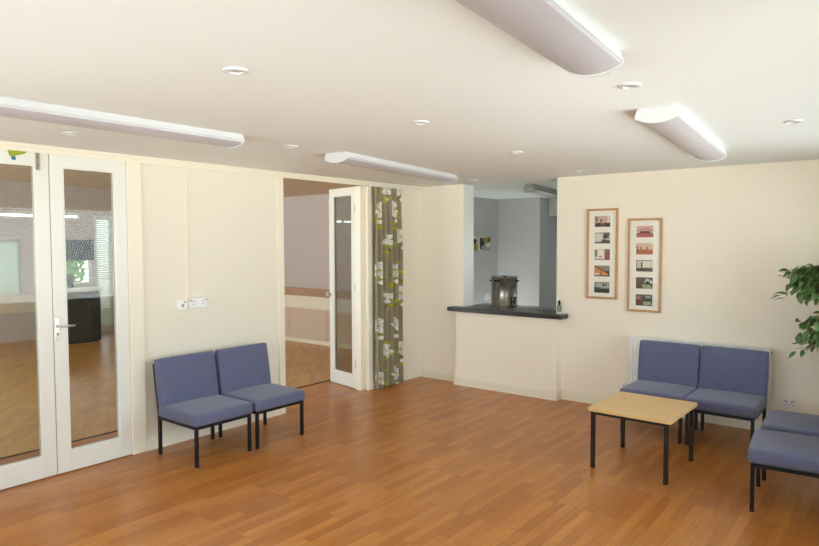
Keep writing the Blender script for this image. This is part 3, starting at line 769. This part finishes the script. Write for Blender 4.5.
# ------------------------------------------------------------------ things in the hall, seen through the wired glass
def blind_slats(name, label, y0, y1, z0, z1, x, m, pitch):
    t = thing(name, label, 'blind', (x, (y0+y1)/2, z0)); w = (y1-y0)/2; h = z1-z0
    b = MB(); b.box(-.02, .02, -w, w, h-.04, h, .003); b.build('head_rail', M['plastic'], t)
    b = MB(); z = .02
    while z < h-.05:
        b.box(-.018, .018, -w+.005, w-.005, z-.001, z+.001, mtx=Matrix.Translation((0, 0, z)) @ Matrix.Rotation(math.radians(66), 4, 'Y') @ Matrix.Translation((0, 0, -z))); z += pitch
    b.build('slats', m, t)
    b = MB(); b.box(-.012, .012, -w, w, 0, .014, .003); b.build('bottom_rail', M['plastic'], t)
blind_slats('venetian_blind', 'white slatted blind over the tall narrow hall window', -.63, -.26, .12, 2.215, -7.27, M['slat'], .036)
t = thing('roller_blind', 'pale green roller blind lowered in the left hall window', 'blind', (-7.28, -2.415, .84))
b = MB(); b.box(-.001, .001, -.47, .47, .02, .92); b.build('cloth', M['frost'], t)
b = MB(); b.cyl((0, -.485, .925), (0, .485, .925), .016); b.build('roller', M['plastic'], t)
b = MB(); b.box(-.008, .008, -.47, .47, 0, .022, .003); b.build('hem_bar', M['plastic'], t)
t = thing('dark_blind', 'dark half-lowered blind above the greenery in the hall window', 'blind', (-7.27, -.99, 1.39))
b = MB(); b.box(-.012, .012, -.33, .33, .0, .34)
b.build('cloth', M['darkpanel'], t)
b = MB(); b.box(-.03, .03, -.34, .34, .34, .38, .006); b.build('pelmet', M['cup'], t)
t = thing('hall_table', 'white-topped table with dark sides below the hall window', 'table', (-6.42, -1.34, 0))
b = MB(); b.box(-.25, .25, -.3, .3, .885, .925, .006); b.build('tabletop', M['white'], t)
b = MB(); b.box(-.22, .22, -.27, .27, .03, .885); b.build('cupboard', M['darkpanel'], t)
b = MB(); b.box(-.20, .20, -.25, .25, 0, .03); b.build('plinth', M['dark'], t)
t = thing('hall_chair', 'black padded chair behind the white-topped hall table', 'chair', (-6.93, -1.32, 0), math.radians(90))
b = MB(); b.box(-.21, .21, -.21, .21, .43, .49, .02, 3); b.build('seat', M['dark'], t)
b = MB(); b.box(-.20, .20, .17, .23, .66, 1.14, .02, 3); b.build('backrest', M['dark'], t)
for x in (-.18, .18):
    for y in (-.18, .18):
        l = MB(); l.cyl((x, y, 0), (x, y, .43 if y < 0 else .67), .012, n=10); l.build('leg', M['black'], t)

# outside the hall windows: a strip of lawn and a leafy hedge
b = MB(); b.box(-12, -7.43, -9, 4, -.2, -.02); structure(b, 'ground', M['lawn'], 'lawn outside the hall windows', 'lawn')
hb = bmesh.new(); rh = random.Random(5)
for k in range(4500):
    p = Vector((-9.6+rh.uniform(-.35, .45), rh.uniform(-2.2, .1), rh.uniform(0, 1.0)**.8*1.75))
    d = Vector((rh.uniform(-1, 1), rh.uniform(-1, 1), rh.uniform(-.6, 1))).normalized(); a = d.orthogonal().normalized(); L = rh.uniform(.06, .12)
    hb.faces.new([hb.verts.new(q) for q in (p-d*L, p+a*L*.45, p+d*L, p-a*L*.45)])
hm = bpy.data.meshes.new('hedge'); hb.to_mesh(hm); hb.free(); hm.materials.append(M['hedge'])
ho = bpy.data.objects.new('hedge', hm); COL.objects.link(ho); tag(ho, 'leafy green hedge outside the small hall window', 'hedge', kind='stuff')

# ------------------------------------------------------------------ ficus in the corner
t = thing('potted_ficus', 'leafy green ficus at the right edge in front of the back wall', 'plant', (4.66, -.42, 0))
b = MB(); b.lathe([(0, 0), (.12, 0), (.125, .01), (.16, .27), (.172, .27), (.175, .31), (.155, .31), (.15, .275), (0, .275)], 36); b.build('pot', M['pot'], t)
b = MB(); b.lathe([(.149, .27), (.1, .285), (0, .29)], 24); b.build('soil', M['soil'], t)
rf = random.Random(21)
wd = MB(); wd.tube([(0, 0, .28), (.015, .01, .6), (-.01, 0, .95), (.01, -.01, 1.3), (0, 0, 1.6)], [.018, .016, .014, .010, .006], 9)
lf = bmesh.new()
def leaf(p, d, L, W, roll=0):
    d = d.normalized(); up = Vector((0, 0, 1)); a = d.cross(up)
    a = a.normalized() if a.length > .1 else d.orthogonal().normalized()
    n = a.cross(d); a2 = a*math.cos(roll)+n*math.sin(roll); n = a2.cross(d)
    row = []
    for k, (u, w, dr) in enumerate(((0, .08, 0), (.25, .85, .02), (.5, 1, .0), (.75, .62, -.05), (1, .02, -.14))):
        c = p+d*L*u+n*L*dr
        row.append([lf.verts.new(c-a2*W*w*.5+n*W*.16*w), lf.verts.new(c), lf.verts.new(c+a2*W*w*.5+n*W*.16*w)])
    for A, B in zip(row, row[1:]):
        for j in range(2):
            f = lf.faces.new((A[j], A[j+1], B[j+1], B[j])); f.smooth = True
def spray(base, tip, nl, sz=.075, sag=.05):
    """branch from trunk point to tip with leaves along its outer two thirds"""
    base, tip = Vector(base), Vector(tip); pts = []
    for k in range(7):
        u = k/6; q = base.lerp(tip, u); q.z += sag*math.sin(u*PI); pts.append(q)
    wd.tube(pts, [.006-.0045*k/6 for k in range(7)], 6)
    dirn = (tip-base).normalized()
    for k in range(nl):
        u = .30+.70*(k+1)/nl; i = min(5, int(u*6)); q = pts[i].lerp(pts[i+1], u*6-i)
        side = dirn.cross(Vector((0, 0, 1)))
        if side.length < .1: side = Vector((1, 0, 0))
        side.normalize()
        d = dirn*rf.uniform(.1, .9)+side*rf.uniform(-.8, .8)+Vector((0, 0, rf.uniform(-1.5, .1)))
        q = q+Vector((rf.uniform(-.018, .018), rf.uniform(-.02, .02), rf.uniform(-.02, .02)))
        leaf(q, d, sz*rf.uniform(.75, 1.2), sz*rf.uniform(.42, .58), rf.uniform(-.9, .9))
O = Vector((4.66, -.42, 0))
def at(x, y, z): return Vector((x, y, z))-O
# sprays that reach into the frame
for tp, n, sz in (((4.105, -.42, 1.475), 16, .072), ((4.09, -.40, 1.40), 16, .072), ((4.17, -.46, 1.50), 14, .072), ((4.13, -.36, 1.36), 14, .08),
              ((4.06, -.40, 1.285), 7, .075), ((4.18, -.48, 1.30), 16, .072), ((4.21, -.36, 1.43), 18, .072), ((4.24, -.5, 1.38), 18, .072), ((4.2, -.4, 1.23), 9, .07),
              ((4.24, -.45, 1.28), 16, .08)):
    spray((0, 0, tp[2]-.10), at(*tp), n, sz)
for k, (dx, dz) in enumerate(((0, 0), (.03, -.025), (.045, .01))):
    q = at(4.052+dx, -.40, 1.25+dz+.01); leaf(q, Vector((-1, -.2, -.35+.3*k)), .085, .04, .5*k-.4)
for tp, n, sz in (((4.11, -.38, 1.44), 18, .072), ((4.15, -.44, 1.42), 18, .075), ((4.18, -.40, 1.47), 18, .075), ((4.16, -.44, 1.33), 18, .072), ((4.22, -.42, 1.36), 20, .075), ((4.23, -.40, 1.03), 16, .072), ((4.20, -.42, .93), 14, .08), ((4.20, -.44, 1.05), 13, .08), ((4.18, -.40, .96), 11, .08), ((4.22, -.48, .90), 10, .075), ((4.17, -.42, .83), 9, .07), ((4.25, -.4, 1.08), 14, .08), ((4.27, -.46, .98), 14, .08)):
    spray((0, 0, tp[2]+.05), at(*tp), n, sz, .03)
for k in range(26):
    z = rf.uniform(1.26, 1.50); spray((0, 0, z-.08), at(4.12+.22*rf.random()+.05*abs(z-1.42)/.1, -.42+rf.uniform(-.1, .12), z), 12, .072)
for k in range(16):
    z = rf.uniform(.86, 1.10); spray((0, 0, z+.02), at(4.235+.12*rf.random()+.03*abs(z-.98)/.1, -.42+rf.uniform(-.1, .12), z), 11, .08)
for k in range(60):
    a = rf.uniform(-2.1, 2.1); z = rf.uniform(.75, 1.7); r = rf.uniform(.2, .34)
    spray((0, 0, z-.08), (max(-.27, r*math.cos(a)), min(.25, r*math.sin(a)), z), 10, .08)
wd.build('stem', M['bark'], t)
lm = bpy.data.meshes.new('foliage'); lf.to_mesh(lm); lf.free(); lm.materials.append(M['leaf'])
lo = bpy.data.objects.new('foliage', lm); COL.objects.link(lo); lo.parent = t

# ------------------------------------------------------------------ world: bright overcast daylight
w = bpy.data.worlds.new('daylight'); SC.world = w; w.use_nodes = True; nt = w.node_tree; nt.nodes.clear(); L = nt.links.new
out = N(nt, 'ShaderNodeOutputWorld'); bg = N(nt, 'ShaderNodeBackground', Strength=9.0)
tc = N(nt, 'ShaderNodeTexCoord'); sp = N(nt, 'ShaderNodeSeparateXYZ'); L(tc.outputs['Generated'], sp.inputs[0])
mr = N(nt, 'ShaderNodeMapRange'); mr.inputs['From Min'].default_value = -1; mr.inputs['From Max'].default_value = 1; L(sp.outputs['Z'], mr.inputs['Value'])
cr = N(nt, 'ShaderNodeValToRGB'); e = cr.color_ramp.elements
e[0].position = 0; e[0].color = (.98, 1.06, 1.06, 1); e[1].position = 1; e[1].color = (.42, .58, .80, 1)
n1 = e.new(.47); n1.color = (1.0, 1.09, 1.09, 1); n2 = e.new(.52); n2.color = (.70, .80, .86, 1); n3 = e.new(.7); n3.color = (.60, .71, .80, 1)
L(mr.outputs[0], cr.inputs[0]); L(cr.outputs[0], bg.inputs['Color']); L(bg.outputs[0], out.inputs[0])

# ------------------------------------------------------------------ camera
cd = bpy.data.cameras.new('camera'); cd.sensor_width = 36; cd.sensor_fit = 'HORIZONTAL'; cd.lens = 636.04/819*36; cd.clip_start = .05
co = bpy.data.objects.new('camera', cd); COL.objects.link(co)
yaw, pit, rol = math.radians(-38.33), math.radians(-2.73), math.radians(-.14)
fwd = Vector((math.sin(yaw)*math.cos(pit), math.cos(yaw)*math.cos(pit), math.sin(pit))); right = Vector((math.cos(yaw), -math.sin(yaw), 0)); up = right.cross(fwd)
r2 = right*math.cos(rol)+up*math.sin(rol); u2 = -right*math.sin(rol)+up*math.cos(rol)
co.matrix_world = Matrix(((r2.x, u2.x, -fwd.x, 4.893), (r2.y, u2.y, -fwd.y, -6.404), (r2.z, u2.z, -fwd.z, 1.703), (0, 0, 0, 1)))
SC.camera = co
SC.view_settings.view_transform = 'Standard'; SC.view_settings.look = 'None'; SC.view_settings.gamma = 1; SC.view_settings.use_curve_mapping = False
SC.view_settings.exposure = 0.0
SC.cycles.max_bounces = 14; SC.cycles.diffuse_bounces = 8; SC.cycles.transparent_max_bounces = 16
SC.cycles.use_denoising = True
SC.cycles.sample_clamp_indirect = 8
